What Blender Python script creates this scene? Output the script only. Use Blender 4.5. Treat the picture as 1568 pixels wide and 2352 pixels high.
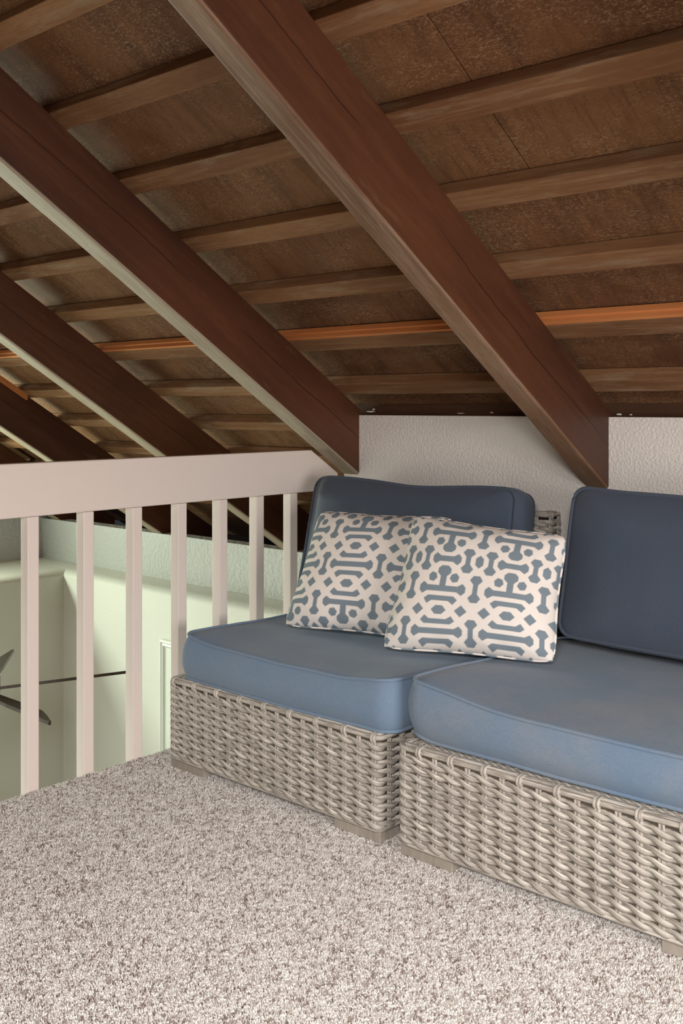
import bpy, bmesh, math, random
import numpy as np
from mathutils import Vector, Matrix, noise as mnoise

# ------------------------------------------------------------------ clear
for o in list(bpy.data.objects):
    bpy.data.objects.remove(o, do_unlink=True)
scn = bpy.context.scene
COL = scn.collection
random.seed(7)

# ------------------------------------------------------------------ camera, world, lights, exposure
cam_d = bpy.data.cameras.new('camera')
cam = bpy.data.objects.new('camera', cam_d)
COL.objects.link(cam)
cam.location = (0, 0, 1.2)
cam.rotation_euler = (math.radians(90), 0, math.radians(41.876))
cam_d.sensor_fit = 'AUTO'
cam_d.sensor_width = 36
cam_d.lens = 35.786
cam_d.shift_y = -242 / 2352
cam_d.clip_start = 0.02
scn.camera = cam

world = bpy.data.worlds.new('world')
scn.world = world
world.use_nodes = True
world.node_tree.nodes['Background'].inputs[0].default_value = (0.9, 0.95, 1.0, 1)
world.node_tree.nodes['Background'].inputs[1].default_value = 0.03


def area(name, loc, direction, sx, sy, power, color):
    d = bpy.data.lights.new(name, 'AREA')
    d.shape = 'RECTANGLE'
    d.size, d.size_y = sx, sy
    d.energy = power
    d.color = color
    o = bpy.data.objects.new(name, d)
    COL.objects.link(o)
    o.location = loc
    o.rotation_euler = Vector(direction).to_track_quat('-Z', 'Y').to_euler()
    return o


# shaded loft lamp well behind the photographer (bright near carpet and sofa fronts, dark uphill batten faces)
area('loft_lamp_behind_offscreen', (0.70, -1.30, 2.00), (-0.25, 0.50, -0.83), 0.8, 0.6, 110, (1.0, 0.985, 0.965)).data.spread = math.radians(112)
# light added to brighten the rail and rafters' near sides, at an invented window
area('added_side_light_offscreen', (2.135, 1.05, 0.95), (-1, 0, 0), 1.68, 0.98, 92, (1.0, 0.965, 0.95))
# windows of the open room below, on its end wall out of view (green daylight on posts, rafter undersides and through the gaps)
area('window_left_offscreen', (-5.70, 1.15, -0.975), (1, 0, 0), 2.28, 1.73, 52, (0.93, 1.0, 0.87))
area('window_gable_left_offscreen', (-6.43, 2.0, 0.83), (1, 0, 0), 1.5, 0.5, 90, (0.87, 1.0, 0.81))
area('window_rear_offscreen', (-4.3, -3.18, -0.9), (0, 1, 0), 2.4, 2.2, 42, (0.96, 1.0, 0.93))

scn.view_settings.view_transform = 'Standard'
scn.view_settings.look = 'None'
scn.view_settings.exposure = 0.0
scn.view_settings.gamma = 1.0
scn.view_settings.use_curve_mapping = False


# ------------------------------------------------------------------ helpers
def lin(r, g, b):
    f = lambda c: (c / 255 / 12.92) if c / 255 <= 0.04045 else ((c / 255 + 0.055) / 1.055) ** 2.4
    return (f(r), f(g), f(b), 1.0)


class NT:
    """small node-tree writer"""

    def __init__(self, name, rough=0.7, spec=0.3):
        self.m = bpy.data.materials.new(name)
        self.m.use_nodes = True
        self.t = self.m.node_tree
        self.n = self.t.nodes
        self.b = self.n['Principled BSDF']
        self.b.inputs['Roughness'].default_value = rough
        self.b.inputs['Specular IOR Level'].default_value = spec

    def node(self, typ, **kw):
        nd = self.n.new(typ)
        for k, v in kw.items():
            setattr(nd, k, v)
        return nd

    def link(self, a, b):
        self.t.links.new(a, b)

    def coord(self, kind='Object', scale=(1, 1, 1), rot=(0, 0, 0)):
        c = self.node('ShaderNodeTexCoord')
        mp = self.node('ShaderNodeMapping')
        mp.inputs['Scale'].default_value = scale
        mp.inputs['Rotation'].default_value = rot
        self.link(c.outputs[kind], mp.inputs['Vector'])
        return mp.outputs['Vector']

    def rotated(self, scale, rx):
        c = self.node('ShaderNodeTexCoord')
        r = self.node('ShaderNodeMapping')
        r.inputs['Rotation'].default_value = (rx, 0, 0)
        self.link(c.outputs['Object'], r.inputs['Vector'])
        mp = self.node('ShaderNodeMapping')
        mp.inputs['Scale'].default_value = scale
        self.link(r.outputs['Vector'], mp.inputs['Vector'])
        return mp.outputs['Vector']

    def noise(self, vec, scale=5, detail=4, rough=0.55, dist=0.0):
        nd = self.node('ShaderNodeTexNoise')
        nd.inputs['Scale'].default_value = scale
        nd.inputs['Detail'].default_value = detail
        nd.inputs['Roughness'].default_value = rough
        nd.inputs['Distortion'].default_value = dist
        self.link(vec, nd.inputs['Vector'])
        return nd.outputs['Fac']

    def ramp(self, fac, stops, interp='LINEAR'):
        nd = self.node('ShaderNodeValToRGB')
        nd.color_ramp.interpolation = interp
        el = nd.color_ramp.elements
        while len(el) < len(stops):
            el.new(0.5)
        for e, (p, c) in zip(el, stops):
            e.position = p
            e.color = c if isinstance(c, tuple) else (c, c, c, 1)
        self.link(fac, nd.inputs['Fac'])
        return nd.outputs['Color']

    def mix(self, fac, a, b, mode='MIX'):
        nd = self.node('ShaderNodeMix', data_type='RGBA', blend_type=mode)
        for sock, v in ((nd.inputs[0], fac), (nd.inputs[6], a), (nd.inputs[7], b)):
            if isinstance(v, (int, float)):
                sock.default_value = v
            elif isinstance(v, tuple):
                sock.default_value = v
            else:
                self.link(v, sock)
        return nd.outputs[2]

    def math(self, op, a, b=0.0):
        nd = self.node('ShaderNodeMath', operation=op)
        for sock, v in ((nd.inputs[0], a), (nd.inputs[1], b)):
            if isinstance(v, (int, float)):
                sock.default_value = v
            else:
                self.link(v, sock)
        return nd.outputs[0]

    def bump(self, h, strength=0.3, dist=0.01):
        nd = self.node('ShaderNodeBump')
        nd.inputs['Strength'].default_value = strength
        nd.inputs['Distance'].default_value = dist
        self.link(h, nd.inputs['Height'])
        self.link(nd.outputs['Normal'], self.b.inputs['Normal'])

    def color(self, c):
        if isinstance(c, tuple):
            self.b.inputs['Base Color'].default_value = c
        else:
            self.link(c, self.b.inputs['Base Color'])

    def random(self):
        return self.node('ShaderNodeObjectInfo').outputs['Random']


MATS = {}


def mat(name):
    return MATS[name]


# ---- plain painted things
def m_paint(name, col, rough=0.5, grain=None, amt=0.08):
    t = NT(name, rough, 0.35)
    v = t.coord('Object', grain or (1, 1, 1))
    n = t.noise(v, 30 if grain else 6, 4)
    dark = tuple(c * (1 - amt) for c in col[:3]) + (1,)
    t.color(t.mix(n, dark, col))
    t.bump(n, 0.12, 0.002)
    MATS[name] = t.m


m_paint('white_paint', lin(228, 214, 205), 0.45, (8, 0.35, 8), 0.06)
m_paint('white_post_paint', lin(228, 214, 205), 0.45, (8, 8, 0.35), 0.05)
m_paint('white_trim_paint', lin(232, 236, 226), 0.4, None, 0.02)
m_paint('dark_frame', lin(46, 38, 32), 0.8)
m_paint('cane_core', lin(104, 93, 82), 0.8)
m_paint('fascia_paint', lin(190, 184, 174), 0.6)


def m_plaster(name, col, scale=75, strength=0.28, blotch=0.08):
    t = NT(name, 0.85, 0.2)
    v = t.coord('Object')
    a = t.noise(v, scale, 3, 0.5)
    b = t.noise(v, scale * 2.3, 2, 0.5)
    big = t.noise(v, 2.2, 3)
    flat = t.ramp(a, [(0.42, 0.0), (0.58, 1.0)])
    dark = tuple(c * (1 - blotch) for c in col[:3]) + (1,)
    t.color(t.mix(big, dark, col))
    h = t.mix(0.3, flat, b)
    t.bump(h, strength, 0.006)
    MATS[name] = t.m


m_plaster('plaster_knee', lin(236, 229, 221), 100, 0.35)
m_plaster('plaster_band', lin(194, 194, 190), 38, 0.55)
m_plaster('plaster_lower', lin(226, 226, 216), 50, 0.14)
m_plaster('plaster_smooth', lin(226, 226, 216), 60, 0.1)


def m_wood(name, base, dark, light, axis='Y', gscale=1.0, rough=0.6, wear=None, wear_amt=(0.62, 0.75), spec=0.25, rx=0.0, contrast=1.0, cracks=()):
    """timber, grain along the given local axis (after turning by rx about X)"""
    t = NT(name, rough, spec)
    st = {'X': (0.5, 9, 9), 'Y': (9, 0.5, 9), 'Z': (9, 9, 0.5)}[axis]
    v = t.rotated(st, rx)
    big = t.noise(t.rotated(tuple(q ** 0.45 for q in st), rx), 1.3 * gscale, 4, 0.6, 0.2)
    g = t.noise(v, 5 * gscale, 6, 0.65, 0.15)
    fine = t.noise(v, 38 * gscale, 5, 0.75)
    c = t.mix(t.ramp(big, [(0.35, 0.0), (0.68, 1.0)]), dark, base)
    c = t.mix(t.math('MULTIPLY', t.ramp(g, [(0.48, 0.0), (0.74, 1.0)]), 0.5 * contrast), c, light)
    c = t.mix(t.math('MULTIPLY', t.ramp(fine, [(0.34, 1.0), (0.52, 0.0)]), 0.5 * contrast), c, dark)
    if wear:
        w = t.noise(t.rotated(tuple(q ** 0.6 for q in st), rx), 4.5, 6, 0.7)
        c = t.mix(t.math('MULTIPLY', t.ramp(w, [(wear_amt[0], 0.0), (wear_amt[1], 1.0)]), 0.7), c, wear)
    for k_, off in enumerate(cracks):
        # drying crack wandering along the beam
        sep = t.node('ShaderNodeSeparateXYZ')
        t.link(t.rotated((1, 1, 1), rx), sep.inputs[0])
        wob = t.math('MULTIPLY', t.math('SUBTRACT', t.noise(t.rotated((0.6 + k_, 0.9, 0.0), rx), 1.0, 5, 0.6), 0.5), 0.09)
        dist = t.math('ABSOLUTE', t.math('SUBTRACT', t.math('SUBTRACT', sep.outputs['Z'], 2.4477 + off), wob))
        on = t.ramp(t.noise(t.rotated((0.5, 1.4, 0), rx), 1.3 + k_, 2), [(0.42, 0.0), (0.5, 1.0)])
        c = t.mix(t.math('MULTIPLY', t.math('MULTIPLY', t.ramp(dist, [(0.0, 1.0), (0.0022, 0.0)]), on), 0.85), c, tuple(q * 0.3 for q in dark[:3]) + (1,))
    t.color(c)
    t.bump(t.mix(0.5, g, fine), 0.2, 0.003)
    MATS[name] = t.m


TH_R = math.atan(0.625)
m_wood('rafter_stain', lin(94, 55, 35), lin(66, 38, 25), lin(106, 66, 43), 'Y', 0.8, 0.45, lin(108, 80, 54), (0.62, 0.76), 0.35, TH_R, 0.9, (0.125,))
m_wood('rafter_under', lin(172, 160, 140), lin(138, 120, 100), lin(192, 184, 168), 'Y', 1.2, 0.62, lin(134, 96, 70), (0.60, 0.74), 0.25, TH_R)
# underside still carrying part of its stain, rubbed through in patches
m_wood('rafter_under_worn', lin(142, 112, 88), lin(104, 74, 54), lin(168, 150, 130), 'Y', 1.2, 0.6, lin(132, 86, 60), (0.60, 0.74), 0.25, TH_R)
m_wood('purlin', lin(148, 108, 74), lin(114, 78, 52), lin(168, 134, 100), 'X', 1.0, 0.75, lin(160, 142, 118), (0.52, 0.72), 0.2, TH_R, 1.2)
m_wood('new_cedar', lin(216, 142, 88), lin(198, 122, 70), lin(226, 156, 102), 'X', 1.2, 0.5)
m_wood('blocking', lin(84, 56, 37), lin(58, 37, 25), lin(96, 66, 44), 'X', 0.7, 0.7)
m_wood('gable_wood', lin(94, 66, 43), lin(66, 46, 30), lin(104, 76, 50), 'Z', 0.7, 0.8)
m_wood('fan_wood', lin(70, 56, 40), lin(54, 42, 30), lin(80, 66, 48), 'X', 0.7, 0.35)
m_wood('lower_floor_wood', lin(216, 206, 184), lin(190, 178, 154), lin(224, 214, 194), 'X', 0.6, 0.4)


def m_deck():
    t = NT('roof_panel', 0.75, 0.25)
    v = t.coord('Object', (1, 1, 1))
    big = t.noise(v, 3.2, 5, 0.65)
    mid = t.noise(t.coord('Object', (6, 0.9, 0.9)), 3.0, 5, 0.65, 0.4)
    narrow = t.noise(t.coord('Object', (22, 1.6, 1.6)), 3.0, 4, 0.6, 0.3)
    rnd = t.random()
    c = t.mix(t.ramp(big, [(0.33, 0.0), (0.68, 1.0)]), lin(90, 57, 37), lin(124, 84, 53))
    c = t.mix(t.math('MULTIPLY', rnd, 0.45), c, lin(144, 105, 68))
    # dark seeping stains that run down the slope
    c = t.mix(t.math('MULTIPLY', t.ramp(mid, [(0.50, 0.0), (0.70, 1.0)]), 0.65), c, lin(66, 40, 25))
    c = t.mix(t.math('MULTIPLY', t.ramp(narrow, [(0.55, 0.0), (0.72, 1.0)]), 0.5), c, lin(70, 42, 26))
    # raised pale fibres, in drifts and broken into short curls
    wav = t.noise(t.coord('Object', (1, 3.6, 3.6)), 40, 5, 0.65, 1.1)
    ridge = t.math('ABSOLUTE', t.math('SUBTRACT', wav, 0.5))
    fib = t.ramp(ridge, [(0.0, 1.0), (0.014, 0.8), (0.03, 0.0)])
    brk = t.ramp(t.noise(t.coord('Object', (1, 1.6, 1.6)), 95, 3, 0.6), [(0.42, 0.0), (0.54, 1.0)])
    mask = t.ramp(t.noise(t.coord('Object', (1, 1.3, 1.3)), 4.3, 4, 0.65), [(0.38, 0.0), (0.58, 1.0)])
    fine = t.noise(t.coord('Object', (1, 3, 3)), 150, 3, 0.65)
    finem = t.ramp(fine, [(0.54, 0.0), (0.70, 1.0)])
    f = t.math('MULTIPLY', t.math('MULTIPLY', fib, mask), brk)
    c = t.mix(t.math('MULTIPLY', f, 0.8), c, lin(206, 172, 138))
    c = t.mix(t.math('MULTIPLY', finem, 0.30), c, lin(172, 134, 96))
    speck = t.ramp(t.noise(v, 160, 2), [(0.32, 1.0), (0.42, 0.0)])
    c = t.mix(t.math('MULTIPLY', speck, 0.35), c, lin(60, 38, 24))
    t.color(c)
    t.bump(t.mix(0.5, f, fine), 0.5, 0.004)
    MATS['roof_panel'] = t.m


m_deck()


def m_fabric(name, col, fade, fade_amt=0.5, weave=900):
    t = NT(name, 0.9, 0.15)
    t.b.inputs['Sheen Weight'].default_value = 0.15
    v = t.coord('Object')
    n = t.noise(v, 3.5, 4, 0.6)
    x = t.noise(t.coord('Object', (1, 1, 0.08)), weave, 2, 0.5)
    y = t.noise(t.coord('Object', (0.08, 0.3, 1)), weave, 2, 0.5)
    c = t.mix(t.math('MULTIPLY', t.ramp(n, [(0.36, 0.0), (0.66, 1.0)]), fade_amt), col, fade)
    dk = tuple(q * 0.72 for q in col[:3]) + (1,)
    c = t.mix(t.math('MULTIPLY', t.ramp(x, [(0.35, 1.0), (0.6, 0.0)]), 0.45), c, dk)
    c = t.mix(t.math('MULTIPLY', t.ramp(y, [(0.35, 1.0), (0.6, 0.0)]), 0.3), c, dk)
    t.color(c)
    t.bump(t.mix(0.5, x, y), 0.15, 0.0015)
    MATS[name] = t.m


m_fabric('seat_fabric', lin(114, 136, 160), lin(142, 147, 153), 0.30)
m_fabric('seat_fabric_worn', lin(114, 136, 160), lin(142, 147, 153), 0.85)
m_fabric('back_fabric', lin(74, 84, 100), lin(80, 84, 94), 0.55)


def m_carpet():
    t = NT('carpet', 0.95, 0.05)
    t.b.inputs['Sheen Weight'].default_value = 0.2
    rnd = t.node('ShaderNodeAttribute', attribute_type='INSTANCER', attribute_name='tone').outputs['Fac']
    c = t.ramp(rnd, [(0.0, lin(104, 86, 78)), (0.24, lin(140, 122, 113)), (0.40, lin(192, 183, 176)), (0.7, lin(216, 209, 203)), (1.0, lin(232, 227, 221))])
    t.color(c)
    MATS['carpet'] = t.m
    g = NT('carpet_backing', 0.95, 0.05)
    v = g.coord('Object')
    n = g.noise(v, 170, 2, 0.6)
    g.color(g.ramp(n, [(0.35, lin(96, 80, 70)), (0.5, lin(160, 148, 138)), (0.65, lin(196, 186, 176))]))
    MATS['carpet_backing'] = g.m


m_carpet()


def m_wicker(name, base, dark, light):
    t = NT(name, 0.42, 0.4)
    uv = t.node('ShaderNodeUVMap')
    mp = t.node('ShaderNodeMapping')
    mp.inputs['Scale'].default_value = (14, 7, 1)
    t.link(uv.outputs['UV'], mp.inputs['Vector'])
    off = t.node('ShaderNodeVectorMath', operation='ADD')
    t.link(mp.outputs['Vector'], off.inputs[0])
    comb = t.node('ShaderNodeCombineXYZ')
    r = t.math('MULTIPLY', t.random(), 37.0)
    t.link(r, comb.inputs['X'])
    t.link(r, comb.inputs['Z'])
    t.link(comb.outputs[0], off.inputs[1])
    vec = off.outputs[0]
    g = t.noise(vec, 1.0, 5, 0.7, 0.3)
    mp2 = t.node('ShaderNodeMapping')
    mp2.inputs['Scale'].default_value = (0.5, 0.4, 1)
    t.link(vec, mp2.inputs['Vector'])
    b = t.noise(mp2.outputs['Vector'], 1.0, 3, 0.6)
    c = t.mix(t.ramp(g, [(0.36, 0.0), (0.62, 1.0)]), dark, light)
    c = t.mix(t.math('MULTIPLY', t.ramp(b, [(0.38, 0.0), (0.62, 1.0)]), 0.6), c, base)
    t.color(c)
    t.bump(g, 0.3, 0.002)
    MATS[name] = t.m


m_wicker('wicker', lin(178, 169, 158), lin(108, 97, 87), lin(222, 214, 203))
m_wood('foot_taupe', lin(180, 170, 158), lin(150, 140, 128), lin(194, 184, 172), 'Z', 1.5, 0.6)


def m_print():
    t = NT('printed_cotton', 0.85, 0.15)
    a = t.node('ShaderNodeAttribute', attribute_type='GEOMETRY', attribute_name='print').outputs['Fac']
    w = t.noise(t.coord('Object'), 700, 2)
    c = t.mix(a, lin(240, 230, 221), lin(126, 139, 148))
    c = t.mix(t.math('MULTIPLY', w, 0.12), c, lin(110, 110, 110))
    t.color(c)
    t.bump(w, 0.1, 0.001)
    MATS['printed_cotton'] = t.m


m_print()


def mesh_obj(name, verts, faces, material=None, parent=None, smooth=False, mats=None, midx=None):
    me = bpy.data.meshes.new(name)
    me.from_pydata([tuple(v) for v in verts], [], faces)
    for m in (mats or ([material] if material else [])):
        me.materials.append(MATS[m])
    if midx is not None:
        me.polygons.foreach_set('material_index', midx)
    if smooth:
        me.polygons.foreach_set('use_smooth', [True] * len(me.polygons))
    me.update()
    o = bpy.data.objects.new(name, me)
    COL.objects.link(o)
    if parent:
        o.parent = parent
    return o


def bm_obj(name, bm, material, parent=None, smooth=False):
    me = bpy.data.meshes.new(name)
    bm.normal_update()
    bm.to_mesh(me)
    bm.free()
    me.materials.append(MATS[material])
    if smooth:
        me.polygons.foreach_set('use_smooth', [True] * len(me.polygons))
    o = bpy.data.objects.new(name, me)
    COL.objects.link(o)
    if parent:
        o.parent = parent
    return o


def box(name, x0, x1, y0, y1, z0, z1, material, parent=None, bevel=0.0, seg=2):
    bm = bmesh.new()
    vs = [bm.verts.new((x, y, z)) for z in (z0, z1) for y in (y0, y1) for x in (x0, x1)]
    for f in ((0, 2, 3, 1), (4, 5, 7, 6), (0, 1, 5, 4), (2, 6, 7, 3), (0, 4, 6, 2), (1, 3, 7, 5)):
        bm.faces.new([vs[i] for i in f])
    if bevel:
        bmesh.ops.bevel(bm, geom=list(bm.edges), offset=bevel, segments=seg, affect='EDGES', profile=0.5)
    return bm_obj(name, bm, material, parent)


def prism(name, poly, axis, a0, a1, material, parent=None, bevel=0.0):
    """polygon in the plane across an axis, extruded along it"""
    def P(p, a):
        return {'X': (a, p[0], p[1]), 'Y': (p[0], a, p[1]), 'Z': (p[0], p[1], a)}[axis]
    bm = bmesh.new()
    A = [bm.verts.new(P(p, a0)) for p in poly]
    B = [bm.verts.new(P(p, a1)) for p in poly]
    n = len(poly)
    bm.faces.new(A)
    bm.faces.new(B[::-1])
    for i in range(n):
        bm.faces.new([A[i], B[i], B[(i + 1) % n], A[(i + 1) % n]])
    bmesh.ops.recalc_face_normals(bm, faces=bm.faces)
    if bevel:
        bmesh.ops.bevel(bm, geom=list(bm.edges), offset=bevel, segments=2, affect='EDGES', profile=0.5)
    return bm_obj(name, bm, material, parent)


def struct(o, label, category=None):
    o['kind'] = 'structure'
    o['label'] = label
    if category:
        o['category'] = category
    return o


def tag(o, label, cat, group=None):
    o['label'] = label
    o['category'] = cat
    if group:
        o['group'] = group
    return o


def empty(name, loc=(0, 0, 0)):
    o = bpy.data.objects.new(name, None)
    o.empty_display_size = 0.1
    COL.objects.link(o)
    o.location = loc
    return o


def tube(name, pts, rad, material, parent=None, sides=8, closed=False, flat=1.0, uvs=True):
    """round tube along a polyline; rad may be a list"""
    pts = [Vector(p) for p in pts]
    n = len(pts)
    V, F, UV = [], [], []
    L = 0
    for i, p in enumerate(pts):
        a = pts[i - 1] if (i or closed) else pts[0]
        b = pts[(i + 1) % n] if (i < n - 1 or closed) else pts[-1]
        t = (b - a).normalized()
        up = Vector((0, 0, 1)) if abs(t.z) < 0.9 else Vector((1, 0, 0))
        s = t.cross(up).normalized()
        u = s.cross(t).normalized()
        r = rad[i] if isinstance(rad, (list, tuple)) else rad
        for k in range(sides):
            an = 2 * math.pi * k / sides
            V.append(p + s * (math.cos(an) * r * flat) + u * (math.sin(an) * r))
    m = n if closed else n - 1
    for i in range(m):
        j = (i + 1) % n
        for k in range(sides):
            k2 = (k + 1) % sides
            F.append((i * sides + k, i * sides + k2, j * sides + k2, j * sides + k))
    if not closed:
        F.append(tuple(range(sides))[::-1])
        F.append(tuple((n - 1) * sides + k for k in range(sides)))
    o = mesh_obj(name, V, F, material, parent, True)
    return o


# ------------------------------------------------------------------ the roof
S = 0.625                                   # slope
YW = 3.14                                   # knee wall face
RD, PD = 0.268, 0.321                       # rafter top and deck, measured upright from the rafters' undersides
COSR = 1 / math.sqrt(1 + S * S)
SINR = S * COSR
zb = lambda y: 1.03 + S * (2.97 - y)
Y_RIDGE = -0.9
XL, XR = -6.45, 2.2

# roof skin above the panels (keeps the sky out)
ceiling = mesh_obj('ceiling', [(XL, 4.9, zb(4.9) + PD + 0.03), (XR, 4.9, zb(4.9) + PD + 0.03), (XR, Y_RIDGE, zb(Y_RIDGE) + PD + 0.03), (XL, Y_RIDGE, zb(Y_RIDGE) + PD + 0.03),
                               (XL, 4.9, zb(4.9) + PD + 0.09), (XR, 4.9, zb(4.9) + PD + 0.09), (XR, Y_RIDGE, zb(Y_RIDGE) + PD + 0.09), (XL, Y_RIDGE, zb(Y_RIDGE) + PD + 0.09)],
                   [(0, 1, 2, 3), (7, 6, 5, 4), (0, 4, 5, 1), (1, 5, 6, 2), (2, 6, 7, 3), (3, 7, 4, 0)], 'dark_frame')
struct(ceiling, 'sloping underside of the roof in brown fibre panels')

# purlins: the lower edge of each, stepping up from the knee wall
PITCH = 0.2567
low_edge = lambda k: 3.050 - PITCH * k
ORD = ['first', 'second', 'third', 'fourth', 'fifth', 'sixth', 'seventh', 'eighth', 'ninth', 'tenth', 'eleventh', 'twelfth', 'thirteenth', 'fourteenth', 'fifteenth']
TH = (PD - RD) * COSR - 0.001
for k in range(-4, 15):
    y1 = low_edge(k)
    y0 = y1 - 0.062
    # section in (y, z): underside on the rafter tops, sides square to the slope
    dy, dz = TH * SINR, TH * COSR
    poly = [(y0, zb(y0) + RD), (y1, zb(y1) + RD), (y1 + dy, zb(y1) + RD + dz), (y0 + dy, zb(y0) + RD + dz)]
    p = prism('purlin', poly, 'X', XL + 0.06, XR - 0.05, 'purlin', None, 0.003)
    if k >= 0:
        lab = f'weathered brown roof batten, {ORD[k]} up the slope from the knee wall top'
    else:
        lab = f'brown roof batten over the low attic, {ORD[-k - 1]} down the slope past the knee wall'
    tag(p, lab, 'batten', 'roof battens across the rafters')

# fibre panels: one course between each pair of purlins
rnd = random.Random(3)
for k in range(-6, 15):
    ya = low_edge(k) - 0.031 + 0.0235
    yb = ya - PITCH
    joints = [XL + 0.05, -5.32, -4.14, -2.96, 0.42, XR - 0.04]
    if k in (3, 4):
        joints = [XL + 0.05, -5.32, -4.14, -2.96, -1.372, 0.6, XR - 0.04]
    if k == 5:
        joints = [XL + 0.05, -5.32, -4.14, -2.96, -0.98, XR - 0.04]
    if k < -4:
        joints = [XL + 0.05, -4.14, XR - 0.04]
    for xa, xb in zip(joints, joints[1:]):
        g = 0.0016
        off = PD + rnd.uniform(0, 0.002)
        poly = [(ya - g, zb(ya - g) + off), (yb + g, zb(yb + g) + off), (yb + g, zb(yb + g) + off + 0.024), (ya - g, zb(ya - g) + off + 0.024)]
        prism('panel', poly, 'X', xa + g, xb - g, 'roof_panel', ceiling, 0.0008)


# rafters
def rafter(x0, x1, y_low, side, under, label, jit=0.0015):
    N = 60
    ys = [y_low + (Y_RIDGE + 0.05 - y_low) * i / N for i in range(N + 1)]
    c = 0.011
    rr = random.Random(int(-x0 * 100))
    V, F, MI = [], [], []
    for i, y in enumerate(ys):
        b, t = zb(y), zb(y) + RD - 0.0005
        q = Vector((x0 * 7, y * 6, 0))
        j1 = jit * mnoise.noise(q) * 2
        j2 = jit * mnoise.noise(q + Vector((5, 3, 1))) * 2
        ring = []
        for q_ in range(5):                      # rounded lower right arris
            an = math.pi / 2 * q_ / 4
            ring.append((x1 - c + c * math.sin(an) + j1 * (1 - q_ / 4), b + c - c * math.cos(an) + j2 * (1 - q_ / 4)))
        ring += [(x1, t), (x0, t)]
        for q_ in range(5):
            an = math.pi / 2 * q_ / 4
            ring.append((x0 + c - c * math.cos(an) + j2 * q_ / 4, b + c - c * math.sin(an) + j1 * q_ / 4))
        V += [(x, y, z) for x, z in ring]
    n = 12
    for i in range(N):
        for k in range(n):
            k2 = (k + 1) % n
            F.append((i * n + k, (i + 1) * n + k, (i + 1) * n + k2, i * n + k2))
            MI.append(1 if k in (0, 1, 2, 11, 10, 9) else 0)
    F.append(tuple(range(n)))
    MI.append(0)
    F.append(tuple(N * n + k for k in range(n))[::-1])
    MI.append(0)
    o = mesh_obj('rafter', V, F, None, None, False, [side, under], MI)
    bm = bmesh.new()
    bm.from_mesh(o.data)
    bmesh.ops.recalc_face_normals(bm, faces=bm.faces)
    bm.to_mesh(o.data)
    bm.free()
    return tag(o, label, 'beam', 'sloping roof rafters')


rafter(-1.695, -1.612, YW + 0.02, 'rafter_stain', 'rafter_under_worn', 'reddish brown rafter running down to the wall between the two blue back cushions')
rafter(-2.812, -2.718, YW + 0.02, 'rafter_stain', 'rafter_under', 'dark brown rafter whose pale underside rests on the end of the white handrail')
rafter(-3.99, -3.90, 4.42, 'rafter_stain', 'rafter_under', 'brown rafter with pale underside, next one beyond the white railing')
rafter(-5.14, -5.05, 4.42, 'rafter_stain', 'rafter_under', 'brown rafter over the open room with an orange strip along its top')
rafter(-6.27, -6.18, 4.42, 'rafter_stain', 'rafter_under', 'last brown rafter beside the far gable wall')
rafter(-0.58, -0.49, YW + 0.02, 'rafter_stain', 'rafter_under_worn', 'reddish brown rafter over the sofa end farthest from the railing')

# new cedar strip screwed to the uphill side of the second purlin
y0 = low_edge(1) - 0.062
so = (y0, zb(y0) + RD)
def slope_pt(base, along_up, out_up):
    """point from base: along_up metres up the slope, out_up metres square to it"""
    return (base[0] - along_up * COSR + out_up * SINR, base[1] + along_up * SINR + out_up * COSR)
poly = [slope_pt(so, 0.001, 0.0008), slope_pt(so, 0.013, 0.0008), slope_pt(so, 0.013, 0.018), slope_pt(so, 0.019, 0.019), slope_pt(so, 0.019, 0.040), slope_pt(so, 0.001, 0.040)]
tag(prism('wood_strip', poly, 'X', XL + 0.08, XR - 0.05, 'new_cedar', None, 0.0008), 'long thin orange cedar strip fixed along one roof batten', 'wood strip')
# short strip lying along the rafter over the open room
ys0, ys1 = 2.55, 3.02
V = []
for y in (ys0, ys1):
    for x in (-5.047, -5.025):
        for d in (-0.03, 0.0):
            V.append((x, y, zb(y) + RD + d))
o = mesh_obj('wood_strip', V, [(0, 1, 3, 2), (4, 6, 7, 5), (0, 4, 5, 1), (2, 3, 7, 6), (0, 2, 6, 4), (1, 5, 7, 3)], 'new_cedar')
tag(o, 'short orange cedar strip lying along the upper edge of a far rafter', 'wood strip')

# ------------------------------------------------------------------ loft shell
box('wall_back', -2.80, XR, YW, YW + 0.05, 0, 1.165, 'plaster_knee')
struct(bpy.data.objects['wall_back'], 'low cream knee wall with orange peel plaster behind the sofa')
for i, (xa, xb) in enumerate([(-2.80, -1.66), (-1.655, -0.54), (-0.535, XR)]):
    ya_, yb2 = YW + 0.052, YW + 0.09
    o = prism(f'trim_{i + 1}', [(ya_, 1.10), (yb2, 1.10), (yb2, zb(yb2) + PD - 0.001), (ya_, zb(ya_) + PD - 0.001)], 'X', xa, xb, 'blocking')
    struct(o, 'dark brown board closing the gap between wall and roof')

def paint_dab(x, z, w, h, parent, seed):
    r_ = random.Random(seed)
    n = 11
    y = YW + 0.0505
    pts = [(x + w * math.cos(2 * math.pi * k / n) * r_.uniform(0.6, 1.1), z + h * math.sin(2 * math.pi * k / n) * r_.uniform(0.6, 1.1)) for k in range(n)]
    prism('paint_dab', pts, 'Y', y, y + 0.002, 'plaster_knee', parent)


T1, T2 = bpy.data.objects['trim_1'], bpy.data.objects['trim_2']
for q_, (x, z, w, h) in enumerate([(-2.70, 1.180, 0.026, 0.0035), (-2.683, 1.189, 0.008, 0.004), (-2.25, 1.175, 0.020, 0.002), (-2.11, 1.178, 0.009, 0.003)]):
    paint_dab(x, z, w, h, T1, q_)
for q_, (x, z, w, h) in enumerate([(-1.60, 1.174, 0.012, 0.004), (-1.557, 1.173, 0.005, 0.003)]):
    paint_dab(x, z, w, h, T2, q_ + 9)

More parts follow.
